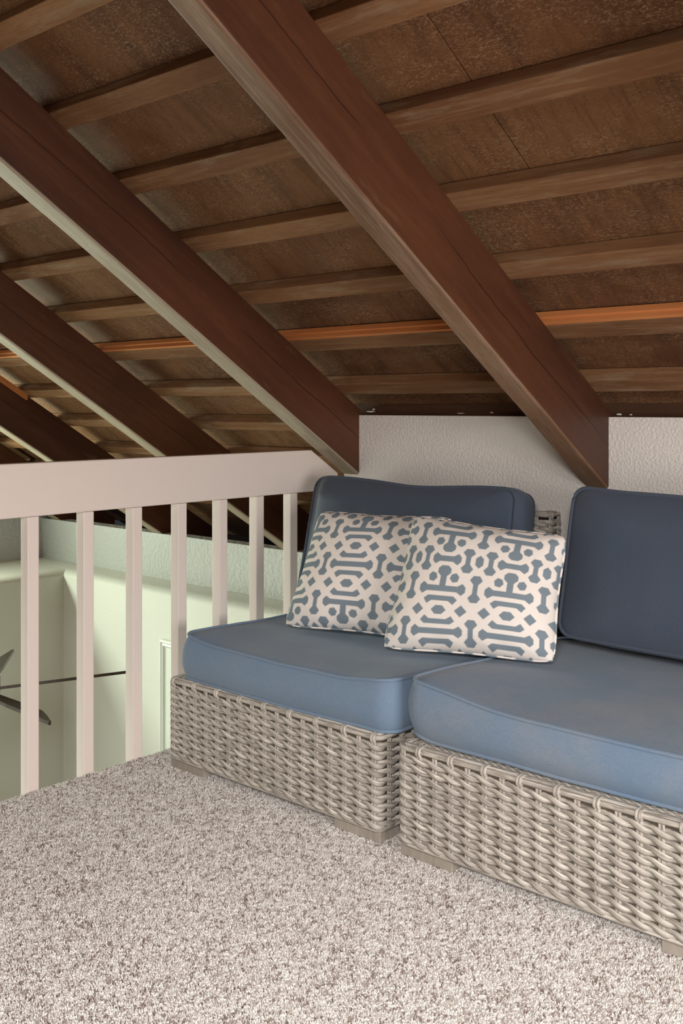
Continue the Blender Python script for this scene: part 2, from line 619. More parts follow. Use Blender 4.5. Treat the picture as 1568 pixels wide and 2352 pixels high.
FE = -2.83                                  # floor edge at the railing
floor = box('floor', FE, XR, -3.2, YW, -0.05, -0.004, 'carpet_backing')
struct(floor, 'beige speckled loft carpet')
o = box('trim_4', FE + 0.001, FE + 0.05, -3.2, YW, -0.34, -0.05, 'fascia_paint')
struct(o, 'painted edge board under the loft floor')
o = box('wall_right', XR, XR + 0.1, -3.2, YW, 0, 3.6, 'plaster_knee')
struct(o, 'cream end wall of the loft')
o = box('wall_rear', XL, XR, -3.3, -3.2, -2.45, 2.2, 'gable_wood')  # out of view; dark finish chosen to keep bounced light off the battens
struct(o, 'unseen rear wall, made dark to cut bounced light')
zr = zb(Y_RIDGE) + PD
o = mesh_obj('ceiling_rear', [(XL, Y_RIDGE, zr), (XR, Y_RIDGE, zr), (XR, -3.3, zr - 2.4 * S), (XL, -3.3, zr - 2.4 * S), (XL, Y_RIDGE, zr + 0.06), (XR, Y_RIDGE, zr + 0.06), (XR, -3.3, zr - 2.4 * S + 0.06), (XL, -3.3, zr - 2.4 * S + 0.06)],
             [(0, 3, 2, 1), (4, 5, 6, 7), (0, 1, 5, 4), (1, 2, 6, 5), (2, 3, 7, 6), (3, 0, 4, 7)], 'roof_panel')
struct(o, 'other slope of the brown roof')

# ------------------------------------------------------------------ open room below
YA, XB = 3.95, -6.40                        # set-back upper walls
YA2, XB2, ZL = 3.72, -5.76, 0.135           # thicker lower walls and their ledge
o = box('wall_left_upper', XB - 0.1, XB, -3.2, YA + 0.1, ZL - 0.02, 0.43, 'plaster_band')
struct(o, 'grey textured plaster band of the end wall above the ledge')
o = mesh_obj('wall_gable', [(XB - 0.05, YA + 0.1, 0.43), (XB - 0.05, YA + 0.1, zb(YA + .1) + PD), (XB - 0.05, Y_RIDGE, zr), (XB - 0.05, -3.2, zr - 2.3 * S), (XB - 0.05, -3.2, 0.43)], [(0, 1, 2, 3, 4)], 'gable_wood')
struct(o, 'dark timber gable wall above the plaster band')
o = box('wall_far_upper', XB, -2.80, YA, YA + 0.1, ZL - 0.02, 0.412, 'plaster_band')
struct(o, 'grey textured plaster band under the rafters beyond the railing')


def ledge_wall(name, axis, face, back, a0, a1, z0, z1, material):
    """thick wall with a rounded upper edge; face is the room side"""
    r = 0.075
    sgn = 1 if face > back else -1
    pts = [(back, z0), (face, z0)]
    for i in range(9):
        an = math.pi / 2 * i / 8
        pts.append((face - sgn * r * (1 - math.cos(an)), z1 - r * 0.55 + r * 0.55 * math.sin(an)))
    pts.append((back, z1))
    V = []
    for a in (a0, a1):
        for p, z in pts:
            V.append((a, p, z) if axis == 'X' else (p, a, z))
    n = len(pts)
    F = [tuple(range(n)), tuple(range(n, 2 * n))[::-1]]
    for i in range(n):
        j = (i + 1) % n
        F.append((i, n + i, n + j, j))
    o = mesh_obj(name, V, F, material)
    bm = bmesh.new()
    bm.from_mesh(o.data)
    bmesh.ops.recalc_face_normals(bm, faces=bm.faces)
    bm.to_mesh(o.data)
    bm.free()
    for p in o.data.polygons:
        p.use_smooth = len(p.vertices) == 4
    o.data.set_sharp_from_angle(angle=0.6)
    return o


o = ledge_wall('wall_far_lower', 'X', YA2, YA, XB2 - 0.6, -0.5, -2.45, ZL, 'plaster_lower')
struct(o, 'pale thick plaster wall with rounded ledge beyond the railing')
o = ledge_wall('wall_left_lower', 'Y', XB2, XB, -3.2, YA2 + 0.05, -2.45, ZL, 'plaster_smooth')
struct(o, 'shaded thick plaster end wall with rounded ledge')
o = box('floor_lower', XB, XR, -3.2, YA, -2.5, -2.45, 'lower_floor_wood')
struct(o, 'wooden floor of the room below')


# white framed panel on the lower wall
def framed_panel():
    r = empty('framed_panel', (-4.45, YA2, -0.8))
    x0, x1, z0, z1 = -4.733, -4.10, -0.90, -0.152
    y = YA2
    def rel(o):
        o.parent = r
        o.matrix_parent_inverse = Matrix.Translation(-r.location)
        return o
    rel(box('panel_board', x0 + 0.045, x1 - 0.045, y - 0.012, y - 0.001, z0 + 0.045, z1 - 0.045, 'white_trim_paint'))
    prof = [(0, 0), (0, 0.022), (0.010, 0.026), (0.020, 0.018), (0.030, 0.024), (0.040, 0.012), (0.052, 0.010), (0.052, 0)]
    def stile(ax, ay, bx, by):
        # mitred moulding along one side; inward is to the left of the run
        d = Vector((bx - ax, 0, by - ay)).normalized()
        inw = Vector((-d.z, 0, d.x))
        V, F = [], []
        for (px, pz, sg) in ((ax, ay, 1), (bx, by, -1)):
            for (w, h) in prof:
                p = Vector((px, y - 0.001, pz)) + inw * w + d * (w * sg) + Vector((0, -h, 0))
                V.append(p)
        n = len(prof)
        for i in range(n):
            j = (i + 1) % n
            F.append((i, j, n + j, n + i))
        F += [tuple(range(n))[::-1], tuple(range(n, 2 * n))]
        rel(mesh_obj('moulding', V, F, 'white_trim_paint'))
    stile(x0, z0, x1, z0)
    stile(x1, z0, x1, z1)
    stile(x1, z1, x0, z1)
    stile(x0, z1, x0, z0)
    tag(r, 'white moulded panel frame on the pale wall past the railing', 'panel')


framed_panel()


# ceiling fan
def fan():
    c = Vector((-3.79, 2.062, 0.066))
    r = empty('ceiling_fan', c)
    tag(r, 'ceiling fan with dark pointed blades hanging over the open room', 'ceiling fan')
    def lathe(name, prof, m):
        V, F = [], []
        K = 24
        for (rad, z) in prof:
            for k in range(K):
                a = 2 * math.pi * k / K
                V.append((rad * math.cos(a), rad * math.sin(a), z))
        for i in range(len(prof) - 1):
            for k in range(K):
                k2 = (k + 1) % K
                F.append((i * K + k, i * K + k2, (i + 1) * K + k2, (i + 1) * K + k))
        return mesh_obj(name, V, F, m, r, True)
    lathe('motor_housing', [(0.001, -0.05), (0.06, -0.045), (0.08, -0.01), (0.08, 0.05), (0.05, 0.09), (0.018, 0.11), (0.001, 0.11)], 'fan_wood')
    ztop = zb(2.062) + RD - 0.066
    lathe('down_rod', [(0.001, 0.10), (0.013, 0.10), (0.013, ztop - 0.13), (0.05, ztop - 0.12), (0.05, ztop - 0.06), (0.001, ztop - 0.06)], 'dark_frame')
    out = [(0.07, -0.032), (0.30, -0.050), (0.57, -0.052), (0.615, -0.052), (0.620, -0.048), (0.617, -0.043), (0.50, 0.010), (0.40, 0.048), (0.28, 0.050), (0.07, 0.032)]
    th = 0.006
    V = [(x, y, th) for x, y in out] + [(x, y, -th) for x, y in out]
    n = len(out)
    F = [tuple(range(n)), tuple(range(n, 2 * n))[::-1]] + [(i, n + i, n + (i + 1) % n, (i + 1) % n) for i in range(n)]
    first = None
    for k in range(5):
        if first is None:
            b = mesh_obj('blade', V, F, 'fan_wood', r)
            bm = bmesh.new()
            bm.from_mesh(b.data)
            bmesh.ops.recalc_face_normals(bm, faces=bm.faces)
            bm.to_mesh(b.data)
            bm.free()
            first = b
        else:
            b = first.copy()
            COL.objects.link(b)
            b.parent = r
        b.matrix_local = Matrix.Rotation(math.radians(70.06 + 72 * k), 4, 'Z') @ Matrix.Rotation(math.radians(-14.9), 4, 'X')


fan()


# window frames out of view, set on solid walls beside the area lights
def window(name, x, y0, y1, z0, z1, label):
    r = empty(name, (x, (y0 + y1) / 2, z0))
    def rel(o):
        o.parent = r
        o.matrix_parent_inverse = Matrix.Translation(-r.location)
    for (a, b, c, d) in ((y0, y1, z0, z0 + 0.06), (y0, y1, z1 - 0.06, z1), (y0, y0 + 0.06, z0 + 0.06, z1 - 0.06), (y1 - 0.06, y1, z0 + 0.06, z1 - 0.06), ((y0 + y1) / 2 - 0.03, (y0 + y1) / 2 + 0.03, z0 + 0.06, z1 - 0.06)):
        rel(box('frame_bar', x + 0.002, x + 0.05, a, b, c, d, 'white_trim_paint'))
    struct(r, label)


window('added_window_2', XR - 0.055, 0.15, 1.95, 0.4, 1.5, 'added unseen window frame in the loft end wall for the side light')  # invented frame, added to go with the extra side light
window('window_1', XB2, -0.05, 2.35, -1.9, -0.05, 'wide white framed window in the end wall below')

# ------------------------------------------------------------------ railing
rail = empty('railing', (FE, 1.2, 0))
tag(rail, 'white painted railing with square posts along the loft edge', 'railing')


def rel_to(o, r):
    o.parent = r
    o.matrix_parent_inverse = Matrix.Translation(-r.location)
    return o


rx0, rx1, rz0, rz1 = -2.865, -2.825, 0.858, 1.025
yt = 2.97 + (1.03 - rz1) / S - 0.006
poly = [(-2.9, rz0), (3.13, rz0), (3.13, zb(3.13) - 0.004), (yt, rz1), (-2.9, rz1)]
rel_to(prism('top_rail', poly, 'X', rx0, rx1, 'white_paint', None, 0.004), rail)
post0 = None
ystep = 0.1927
for i in range(-22, 7):
    ya = 1.7007 + ystep * i
    ya = [1.7007, 1.9031, 2.0979, 2.293, 2.486, 2.6725, 2.8562][i] if i >= 0 else ya
    if post0 is None:
        post0 = box('baluster', -0.021, 0.021, -0.020, 0.020, -0.12, rz0 - 0.001, 'white_post_paint', None, 0.003)
        p = post0
    else:
        p = post0.copy()
        COL.objects.link(p)
    p.parent = rail
    p.location = (-2.8515 - FE, ya + 0.020 - 1.2, 0)


# ------------------------------------------------------------------ carpet pile
def carpet_pile():
    """short twisted tufts over the part of the floor in view"""
    tv, tf = [], []
    # one tuft: a bent, blunt 5-sided yarn end
    K, R = 5, [(0.0014, -0.004), (0.0019, 0.003), (0.0017, 0.0065), (0.0008, 0.0085)]
    for i, (r, z) in enumerate(R):
        for k in range(K):
            a = 2 * math.pi * k / K + i * 0.4
            tv.append((r * math.cos(a) + 0.0016 * (z / 0.01) ** 2, r * math.sin(a), z))
    for i in range(len(R) - 1):
        for k in range(K):
            k2 = (k + 1) % K
            tf.append((i * K + k, i * K + k2, (i + 1) * K + k2, (i + 1) * K + k))
    tf.append(tuple((len(R) - 1) * K + k for k in range(K)))
    tuft = mesh_obj('tuft', tv, tf, 'carpet', None, True)
    tuft.hide_render = True
    tuft.hide_viewport = True
    tuft.location = (0, 0, -5)
    # the floor it grows on: under the sofa only a strip
    V = [(FE + 0.002, 0.95), (-2.2, 0.55), (-1.3, 0.9), (-0.45, 1.55), (-0.45, 2.42), (FE + 0.002, 2.42)]
    V = [(x, y, -0.004) for x, y in V]
    base = mesh_obj('carpet_pile', V, [(0, 1, 2, 3, 4, 5)], 'carpet_backing')
    base.parent = floor
    base['kind'] = 'stuff'
    ng = bpy.data.node_groups.new('carpet_pile', 'GeometryNodeTree')
    ng.interface.new_socket('Geometry', in_out='INPUT', socket_type='NodeSocketGeometry')
    ng.interface.new_socket('Geometry', in_out='OUTPUT', socket_type='NodeSocketGeometry')
    N = ng.nodes
    gi, go = N.new('NodeGroupInput'), N.new('NodeGroupOutput')
    dist = N.new('GeometryNodeDistributePointsOnFaces')
    dist.inputs['Density'].default_value = 125000
    info = N.new('GeometryNodeObjectInfo')
    info.inputs['Object'].default_value = tuft
    inst = N.new('GeometryNodeInstanceOnPoints')
    rv = N.new('FunctionNodeRandomValue')
    rv.data_type = 'FLOAT_VECTOR'
    rv.inputs[0].default_value = (-0.75, -0.75, 0)
    rv.inputs[1].default_value = (0.75, 0.75, 6.283)
    sc = N.new('FunctionNodeRandomValue')
    sc.data_type = 'FLOAT'
    sc.inputs[2].default_value = 0.75
    sc.inputs[3].default_value = 1.3
    tone = N.new('FunctionNodeRandomValue')
    tone.data_type = 'FLOAT'
    tone.inputs[2].default_value = 0.0
    tone.inputs[3].default_value = 1.0
    nz = N.new('ShaderNodeTexNoise')
    nz.inputs['Scale'].default_value = 120
    nz.inputs['Detail'].default_value = 2
    pos = N.new('GeometryNodeInputPosition')
    mm = N.new('ShaderNodeMapRange')
    mm.inputs[1].default_value = 0.36
    mm.inputs[2].default_value = 0.62
    mx = N.new('ShaderNodeMath')
    mx.operation = 'MULTIPLY_ADD'
    mx.inputs[1].default_value = 0.32
    mul = N.new('ShaderNodeMath')
    mul.operation = 'MULTIPLY'
    mul.inputs[1].default_value = 0.68
    st = N.new('GeometryNodeStoreNamedAttribute')
    st.data_type = 'FLOAT'
    st.domain = 'INSTANCE'
    st.inputs['Name'].default_value = 'tone'
    L = ng.links
    L.new(gi.outputs[0], dist.inputs['Mesh'])
    L.new(dist.outputs['Points'], inst.inputs['Points'])
    L.new(info.outputs['Geometry'], inst.inputs['Instance'])
    L.new(rv.outputs[0], inst.inputs['Rotation'])
    L.new(sc.outputs[1], inst.inputs['Scale'])
    L.new(pos.outputs[0], nz.inputs['Vector'])
    L.new(nz.outputs[0], mm.inputs[0])
    L.new(mm.outputs[0], mul.inputs[0])
    L.new(tone.outputs[1], mx.inputs[0])
    L.new(mul.outputs[0], mx.inputs[2])
    L.new(inst.outputs[0], st.inputs['Geometry'])
    L.new(mx.outputs[0], st.inputs['Value'])
    L.new(st.outputs[0], go.inputs[0])
    md = base.modifiers.new('pile', 'NODES')
    md.node_group = ng


carpet_pile()


# ------------------------------------------------------------------ wicker sofa sections
def perimeter(x0, x1, y_back, y_front, r):
    """open path: left side (back to front), front, right side; returns f(s) -> point, outward normal, and total length"""
    segs = []
    a = (y_back - y_front) - r
    q = math.pi / 2 * r
    w = (x1 - x0) - 2 * r
    tot = 2 * a + 2 * q + w
    def f(s):
        if s < a:
            return (x0, y_back - s), (-1, 0)
        s2 = s - a
        if s2 < q:
            an = s2 / r
            return (x0 + r - r * math.cos(an), y_front + r - r * math.sin(an)), (-math.cos(an), -math.sin(an))
        s2 -= q
        if s2 < w:
            return (x0 + r + s2, y_front), (0, -1)
        s2 -= w
        if s2 < q:
            an = s2 / r
            return (x1 - r + r * math.sin(an), y_front + r - r * math.cos(an)), (math.sin(an), -math.cos(an))
        s2 -= q
        return (x1, y_front + r + s2), (1, 0)
    return f, tot


def strand_mesh(name, f, tot, sp, phase, A, Hz, ht, tk, n_per=8, sides=6, seed=0, inset=0.0, top=False):
    """one continuous woven strand, twining round stakes at spacing sp along path f"""
    n = int(tot / sp * n_per)
    V, F, UV = [], [], []
    for i in range(n + 1):
        s = tot * i / n
        (px, py), (nx, ny) = f(s)
        ph = math.pi * s / sp + phase
        jz = 0.0012 * mnoise.noise(Vector((s * 9, seed * 3.1, 0.3)))
        c = math.cos(ph)
        o = A * (c if c > 0 else c * 0.8)
        z = -Hz * math.sin(ph) + jz
        tilt = 0.25 * math.sin(ph)
        for k in range(sides):
            an = 2 * math.pi * k / sides
            u, w = math.cos(an) * tk, math.sin(an) * ht * (0.64 + 0.36 * abs(c) ** 0.8)
            if top:
                V.append((px - nx * (inset + z + w), py - ny * (inset + z + w), o + u))
            else:
                V.append((px + nx * (o + u), py + ny * (o + u), z + w))
            UV.append((s, k / sides))
    for i in range(n):
        for k in range(sides):
            k2 = (k + 1) % sides
            F.append((i * sides + k, (i + 1) * sides + k, (i + 1) * sides + k2, i * sides + k2))
    me = bpy.data.meshes.new(name)
    me.from_pydata(V, [], F)
    me.materials.append(MATS['wicker'])
    uvl = me.uv_layers.new(name='UVMap')
    li = np.empty(len(me.loops), dtype=np.int32)
    me.loops.foreach_get('vertex_index', li)
    arr = np.array(UV, dtype=np.float32)[li]
    uvl.data.foreach_set('uv', arr.ravel())
    me.polygons.foreach_set('use_smooth', [True] * len(me.polygons))
    return me


def stake_mesh(h):
    """two thin canes side by side"""
    V, F, UV = [], [], []
    for cx in (-0.0042, 0.0042):
        b = len(V)
        N = 8
        for i in range(N + 1):
            z = h * i / N
            for k in range(6):
                an = 2 * math.pi * k / 6
                V.append((cx + 0.0045 * math.cos(an), 0.0035 * math.sin(an), z))
                UV.append((z * 1.0 + cx * 90, k / 6))
        for i in range(N):
            for k in range(6):
                k2 = (k + 1) % 6
                F.append((b + i * 6 + k, b + i * 6 + k2, b + (i + 1) * 6 + k2, b + (i + 1) * 6 + k))
    me = bpy.data.meshes.new('stake')
    me.from_pydata(V, [], F)
    me.materials.append(MATS['wicker'])
    uvl = me.uv_layers.new(name='UVMap')
    li = np.empty(len(me.loops), dtype=np.int32)
    me.loops.foreach_get('vertex_index', li)
    uvl.data.foreach_set('uv', np.array(UV, dtype=np.float32)[li].ravel())
    me.polygons.foreach_set('use_smooth', [True] * len(me.polygons))
    return me


def link_mesh(name, me, parent, loc=(0, 0, 0), rot=0.0):
    o = bpy.data.objects.new(name, me)
    COL.objects.link(o)
    o.parent = parent
    o.location = loc
    o.rotation_euler = (0, 0, rot)
    return o


def wrap_mesh():
    """cane end looping over the rim"""
    pts = [(0, 0.004, -0.020), (0, -0.0062, -0.012), (0, -0.0072, -0.004), (0, -0.004, 0.0045), (0, 0.006, 0.0070), (0, 0.018, 0.006)]
    V, F, UV = [], [], []
    for cx in (-0.0044, 0.0044):
        b = len(V)
        for i, p in enumerate(pts):
            a, c = Vector(pts[max(i - 1, 0)]), Vector(pts[min(i + 1, len(pts) - 1)])
            t = (c - a).normalized()
            nrm = Vector((0, -t.z, t.y))
            for k in range(6):
                an = 2 * math.pi * k / 6
                V.append(Vector(p) + Vector((cx + 0.0046 * math.cos(an), 0, 0)) + nrm * 0.0026 * math.sin(an))
                UV.append((i * 0.01 + cx * 90, k / 6))
        for i in range(len(pts) - 1):
            for k in range(6):
                k2 = (k + 1) % 6
                F.append((b + i * 6 + k, b + i * 6 + k2, b + (i + 1) * 6 + k2, b + (i + 1) * 6 + k))
    me = bpy.data.meshes.new('rim_wrap')
    me.from_pydata([tuple(v) for v in V], [], F)
    me.materials.append(MATS['wicker'])
    uvl = me.uv_layers.new(name='UVMap')
    li = np.empty(len(me.loops), dtype=np.int32)
    me.loops.foreach_get('vertex_index', li)
    uvl.data.foreach_set('uv', np.array(UV, dtype=np.float32)[li].ravel())
    me.polygons.foreach_set('use_smooth', [True] * len(me.polygons))
    return me


WRAP = wrap_mesh()


def plain_strand(name, f, tot, rad, n=260, seed=0, inset=0.0, zoff=0.0, flat=1.0):
    V, F, UV = [], [], []
    for i in range(n + 1):
        s = tot * i / n
        (px, py), (nx, ny) = f(s)
        j = 0.0008 * mnoise.noise(Vector((s * 8, seed, 2.0)))
        for k in range(6):
            an = 2 * math.pi * k / 6
            o, z = math.cos(an) * rad, math.sin(an) * rad * flat
            V.append((px + nx * (o - inset), py + ny * (o - inset), z + zoff + j))
            UV.append((s, k / 6))
    for i in range(n):
        for k in range(6):
            k2 = (k + 1) % 6
            F.append((i * 6 + k, (i + 1) * 6 + k, (i + 1) * 6 + k2, i * 6 + k2))
    me = bpy.data.meshes.new(name)
    me.from_pydata(V, [], F)
    me.materials.append(MATS['wicker'])
    uvl = me.uv_layers.new(name='UVMap')
    li = np.empty(len(me.loops), dtype=np.int32)
    me.loops.foreach_get('vertex_index', li)
    uvl.data.foreach_set('uv', np.array(UV, dtype=np.float32)[li].ravel())
    me.polygons.foreach_set('use_smooth', [True] * len(me.polygons))
    return me


def sofa_section(x0, x1, yf, yb, label, sp):
    """origin at the front left corner on the floor"""
    w, d = x1 - x0, yb - yf
    root = empty('sofa_section', (x0, yf, 0))
    tag(root, label, 'sofa', 'grey wicker sofa sections along the knee wall')
    zt, z_lo = 0.299, 0.035
    core = box('wicker_base', 0.012, w - 0.012, 0.012, d - 0.012, z_lo + 0.006, zt - 0.012, 'cane_core', root)
    f, tot = perimeter(0.004, w - 0.004, d - 0.004, 0.004, 0.02)
    nst = round(tot / sp)
    sp = tot / nst
    rows = 10
    pitch = (zt - 0.020 - z_lo - 0.004) / rows
    var = []
    for v in range(3):
        var.append((strand_mesh('strand', f, tot, sp, 0.0, 0.0062, 0.0058, 0.0096, 0.0022, seed=v),
                    strand_mesh('strand', f, tot, sp, math.pi, 0.0062, 0.0058, 0.0096, 0.0022, seed=v + 7)))
    for r in range(rows):
        z = z_lo + 0.012 + pitch * (r + 0.5) - 0.008
        for q in (0, 1):
            link_mesh('strand', var[r % 3][q], core, (0, 0, z))
    sm = stake_mesh(zt - z_lo - 0.004)
    for i in range(nst + 1):
        s = min(max(i * sp, 0.004), tot - 0.004)
        (px, py), (nx, ny) = f(s)
        ang = math.atan2(nx, -ny)
        link_mesh('stake', sm, core, (px, py, z_lo), ang)
        if i % 2 == 0:
            link_mesh('rim_wrap', WRAP, core, (px, py, zt - 0.004), ang)
    # rims: two canes round the top edge, one round the foot
    link_mesh('rim_strand', plain_strand('rim_strand', f, tot, 0.0058, seed=1, flat=1.25), core, (0, 0, zt - 0.0075))
    link_mesh('rim_strand', plain_strand('rim_strand', f, tot, 0.0055, seed=2, inset=0.011), core, (0, 0, zt - 0.001))
    link_mesh('rim_strand', plain_strand('rim_strand', f, tot, 0.005, seed=3, flat=1.2), core, (0, 0, z_lo + 0.003))
    # weave on the flat top inside the rim
    for j, ins in enumerate((0.026, 0.043, 0.060)):
        for q in (0, 1):
            me = strand_mesh('strand', f, tot, sp / 2, math.pi * q, 0.003, 0.0035, 0.0062, 0.0028, n_per=4, seed=20 + j, inset=ins, top=True)
            link_mesh('strand', me, core, (0, 0, zt - 0.004))
    box('seat_deck', 0.07, w - 0.07, 0.07, d - 0.07, zt - 0.02, zt - 0.002, 'dark_frame', root)
    # feet
    fl, fd, fh = 0.168, 0.085, z_lo + 0.008
    for (fx, fy) in ((0.006, 0.008), (w - 0.006 - fl, 0.008), (0.006, d - 0.008 - fd), (w - 0.006 - fl, d - 0.008 - fd)):
        ft = box('foot', fx, fx + fl, fy, fy + fd, 0.004, fh, 'foot_taupe', root, 0.0015)
        box('glide_pad', fx + 0.004, fx + fl - 0.004, fy + 0.004, fy + fd - 0.004, 0.0, 0.0045, 'dark_frame', ft)
    # back rest panel
    by0, by1, bz1 = d - 0.075, d - 0.002, 0.838
    back = box('wicker_back', 0.012, w - 0.012, by0 + 0.01, by1 - 0.006, zt - 0.01, bz1 - 0.012, 'dark_frame', root)
    fb, tb = perimeter(0.004, w - 0.004, by1, by0, 0.022)
    nb = round(tb / sp)
    spb = tb / nb
    bv = (strand_mesh('strand', fb, tb, spb, 0.0, 0.0062, 0.0058, 0.0096, 0.0022, seed=31), strand_mesh('strand', fb, tb, spb, math.pi, 0.0062, 0.0058, 0.0096, 0.0022, seed=32))
    nr = int((bz1 - zt - 0.02) / pitch)
    for r in range(nr):
        z = zt + 0.02 + pitch * (r + 0.2)
        for q in (0, 1):
            link_mesh('strand', bv[q], back, (0, 0, z))
    sb = stake_mesh(bz1 - zt - 0.004)
    for i in range(nb + 1):
        s = min(max(i * spb, 0.003), tb - 0.003)
        (px, py), (nx, ny) = fb(s)
        ang = math.atan2(nx, -ny)
        link_mesh('stake', sb, back, (px, py, zt), ang)
        if i % 2 == 0:
            link_mesh('rim_wrap', WRAP, back, (px, py, bz1 - 0.004), ang)
    link_mesh('rim_strand', plain_strand('rim_strand', fb, tb, 0.0058, seed=5, flat=1.25), back, (0, 0, bz1 - 0.0075))
    for j, ins in enumerate((0.012, 0.024, 0.034)):
        link_mesh('rim_strand', plain_strand('rim_strand', fb, tb, 0.0062, seed=6 + j, inset=ins), back, (0, 0, bz1 - 0.002))
    return root


sofa_section(-2.690, -1.775, 2.136, 3.105, 'grey wicker sofa section standing beside the white railing', 0.0545)
sofa_section(-1.706, -0.795, 2.126, 3.105, 'grey wicker sofa section away from the railing, under the reddish rafter', 0.0515)


# ------------------------------------------------------------------ cushions
def rounded_outline(w, d, r, bow, n_side=34, n_c=8):
    """closed loop of (x, y) round a rounded rectangle whose sides bow out a little"""
    pts = []
    cs = [(w / 2 - r, -d / 2 + r, -90), (w / 2 - r, d / 2 - r, 0), (-w / 2 + r, d / 2 - r, 90), (-w / 2 + r, -d / 2 + r, 180)]
    for i, (cx, cy, a0) in enumerate(cs):
        for k in range(n_c):
            a = math.radians(a0 + 90 * k / (n_c - 1))
            pts.append((cx + r * math.cos(a), cy + r * math.sin(a)))
        nx, ny, b0 = cs[(i + 1) % 4]
        a = math.radians(a0 + 90)
        p = Vector((cx + r * math.cos(a), cy + r * math.sin(a)))
        q = Vector((nx + r * math.cos(a), ny + r * math.sin(a)))
        nrm = Vector((math.cos(a), math.sin(a)))
        for k in range(1, n_side):
            t = k / n_side
            v = p.lerp(q, t) + nrm * bow * (4 * t * (1 - t))
            pts.append((v.x, v.y))
    return pts


def cushion(name, w, d, h, r, bow, bulge, crown, crown_b, material, deform, M, pipe=0.0055, nh=14, nc=16, seed=0, wr=0.002, ce=2.4):
    """box cushion, centred; local z is the thickness; piping on both edges"""
    ol = rounded_outline(w, d, r, bow)
    n = len(ol)
    rings = []
    for i in range(nc, 0, -1):                     # underside
        s = 1 - (i / nc)
        rings.append((s, -h / 2 - crown_b * (1 - s * s), 0))
    for i in range(nh + 1):                        # boxing
        t = i / nh
        rings.append((1, -h / 2 + h * t, bulge * (1 - abs(2 * t - 1) ** 2.2)))
    for i in range(1, nc + 1):
        s = 1 - i / nc
        rings.append((s, h / 2 + crown * (1 - s ** ce), 0))
    V, F = [], []
    cl = [Vector(p) for p in ol]
    nr = []
    for i in range(n):
        t = (cl[(i + 1) % n] - cl[i - 1]).normalized()
        nr.append(Vector((t.y, -t.x)))
    def fin(p, s):
        q = Vector(p)
        if wr:
            k = mnoise.noise(Vector((q.x * 7 + seed, q.y * 7, q.z * 5))) + 0.5 * mnoise.noise(Vector((q.x * 15 + seed, q.y * 15, q.z * 9)))
            q.z += wr * k * (1 if abs(q.z) > h * 0.3 else 0.3)
        return M @ deform(q)
    for (s, z, b) in rings:
        if s == 0:
            s = 0.002
        for i in range(n):
            p = cl[i] * s + nr[i] * b
            V.append(fin((p.x, p.y, z), s))
    for j in range(len(rings) - 1):
        for i in range(n):
            i2 = (i + 1) % n
            F.append((j * n + i, j * n + i2, (j + 1) * n + i2, (j + 1) * n + i))
    F.append(tuple(range(n))[::-1])
    F.append(tuple((len(rings) - 1) * n + i for i in range(n)))
    o = mesh_obj(name, V, F, material, None, True)
    # origin to the cushion's middle underside
    for t in (-1, 1):
        pts = [fin((cl[i].x + nr[i].x * 0.002, cl[i].y + nr[i].y * 0.002, t * h / 2), 1) for i in range(n)]
        p = tube('piping', pts, pipe, material, o, 8, True)
    return o


def smooth(t):
    t = max(0.0, min(1.0, t))
    return t * t * (3 - 2 * t)


# seat cushions
def seat1(q):
    x, y, z = q
    top = smooth((z + 0.065) / 0.13)
    # corners hold up, middle of the front edge sits low
    cx = abs(x) / 0.465
    z += 0.016 * top * smooth((cx - 0.55) / 0.45) * smooth((-y / 0.42))
    z -= 0.004 * top * (1 - cx)
    # shallow dent where people sit
    z -= 0.012 * top * math.exp(-((x + 0.02) ** 2 + (y + 0.05) ** 2) / 0.06)
    x += 0.012 * top * smooth((-x - 0.35) / 0.1)
    return Vector((x, y, z))


M = Matrix.Translation((-2.202, 2.575, 0.370))
tag(cushion('seat_cushion', 0.893, 0.835, 0.128, 0.05, 0.006, 0.020, 0.010, 0.0, 'seat_fabric', seat1, M, seed=2), 'blue seat cushion beside the railing with patterned pillows standing on it', 'cushion', 'blue sofa seat cushions')


def seat2(q):
    x, y, z = q
    top = smooth((z + 0.065) / 0.13)
    lf = smooth((-x - 0.05) / 0.42) * smooth((-y + 0.1) / 0.5)
    z += 0.024 * top * lf
    z += 0.010 * top * smooth((-x - 0.2) / 0.25)
    z -= 0.010 * top * math.exp(-((x - 0.05) ** 2 + (y + 0.02) ** 2) / 0.06)
    z += 0.012 * (1 - top) * smooth((-x - 0.36) / 0.1) * smooth((-y - 0.3) / 0.1)
    return Vector((x, y, z))


M = Matrix.Translation((-1.255, 2.588, 0.3685))
tag(cushion('seat_cushion', 0.905, 0.825, 0.118, 0.05, 0.006, 0.020, 0.012, 0.0, 'seat_fabric_worn', seat2, M, seed=9), 'paler faded blue seat cushion, its top empty, away from the railing', 'cushion', 'blue sofa seat cushions')


# back cushions: local x along the wall, local y up, local z out towards the room
def back_frame(xc, yc, zc, tilt, yaw=0.0):
    R = Matrix(((1, 0, 0), (0, 0, -1), (0, 1, 0))).to_4x4()      # y -> up, z -> -Y (room side)
    return Matrix.Translation((xc, yc, zc)) @ Matrix.Rotation(yaw, 4, 'Z') @ Matrix.Rotation(-tilt, 4, 'X') @ R


def back1(q):
    x, y, z = q
    y -= 0.020 * math.exp(-(x - 0.06) ** 2 / 0.045) * smooth(y / 0.2)
    if z > 0:
        z -= 0.052 * smooth((-x - 0.33) / 0.14) ** 1.4 * smooth(z / 0.06)
    x *= 1 + 0.02 * smooth(-y / 0.22)
    z += 0.012 * math.exp(-((x) ** 2 / 0.08 + y * y / 0.03))
    return Vector((x, y, z))


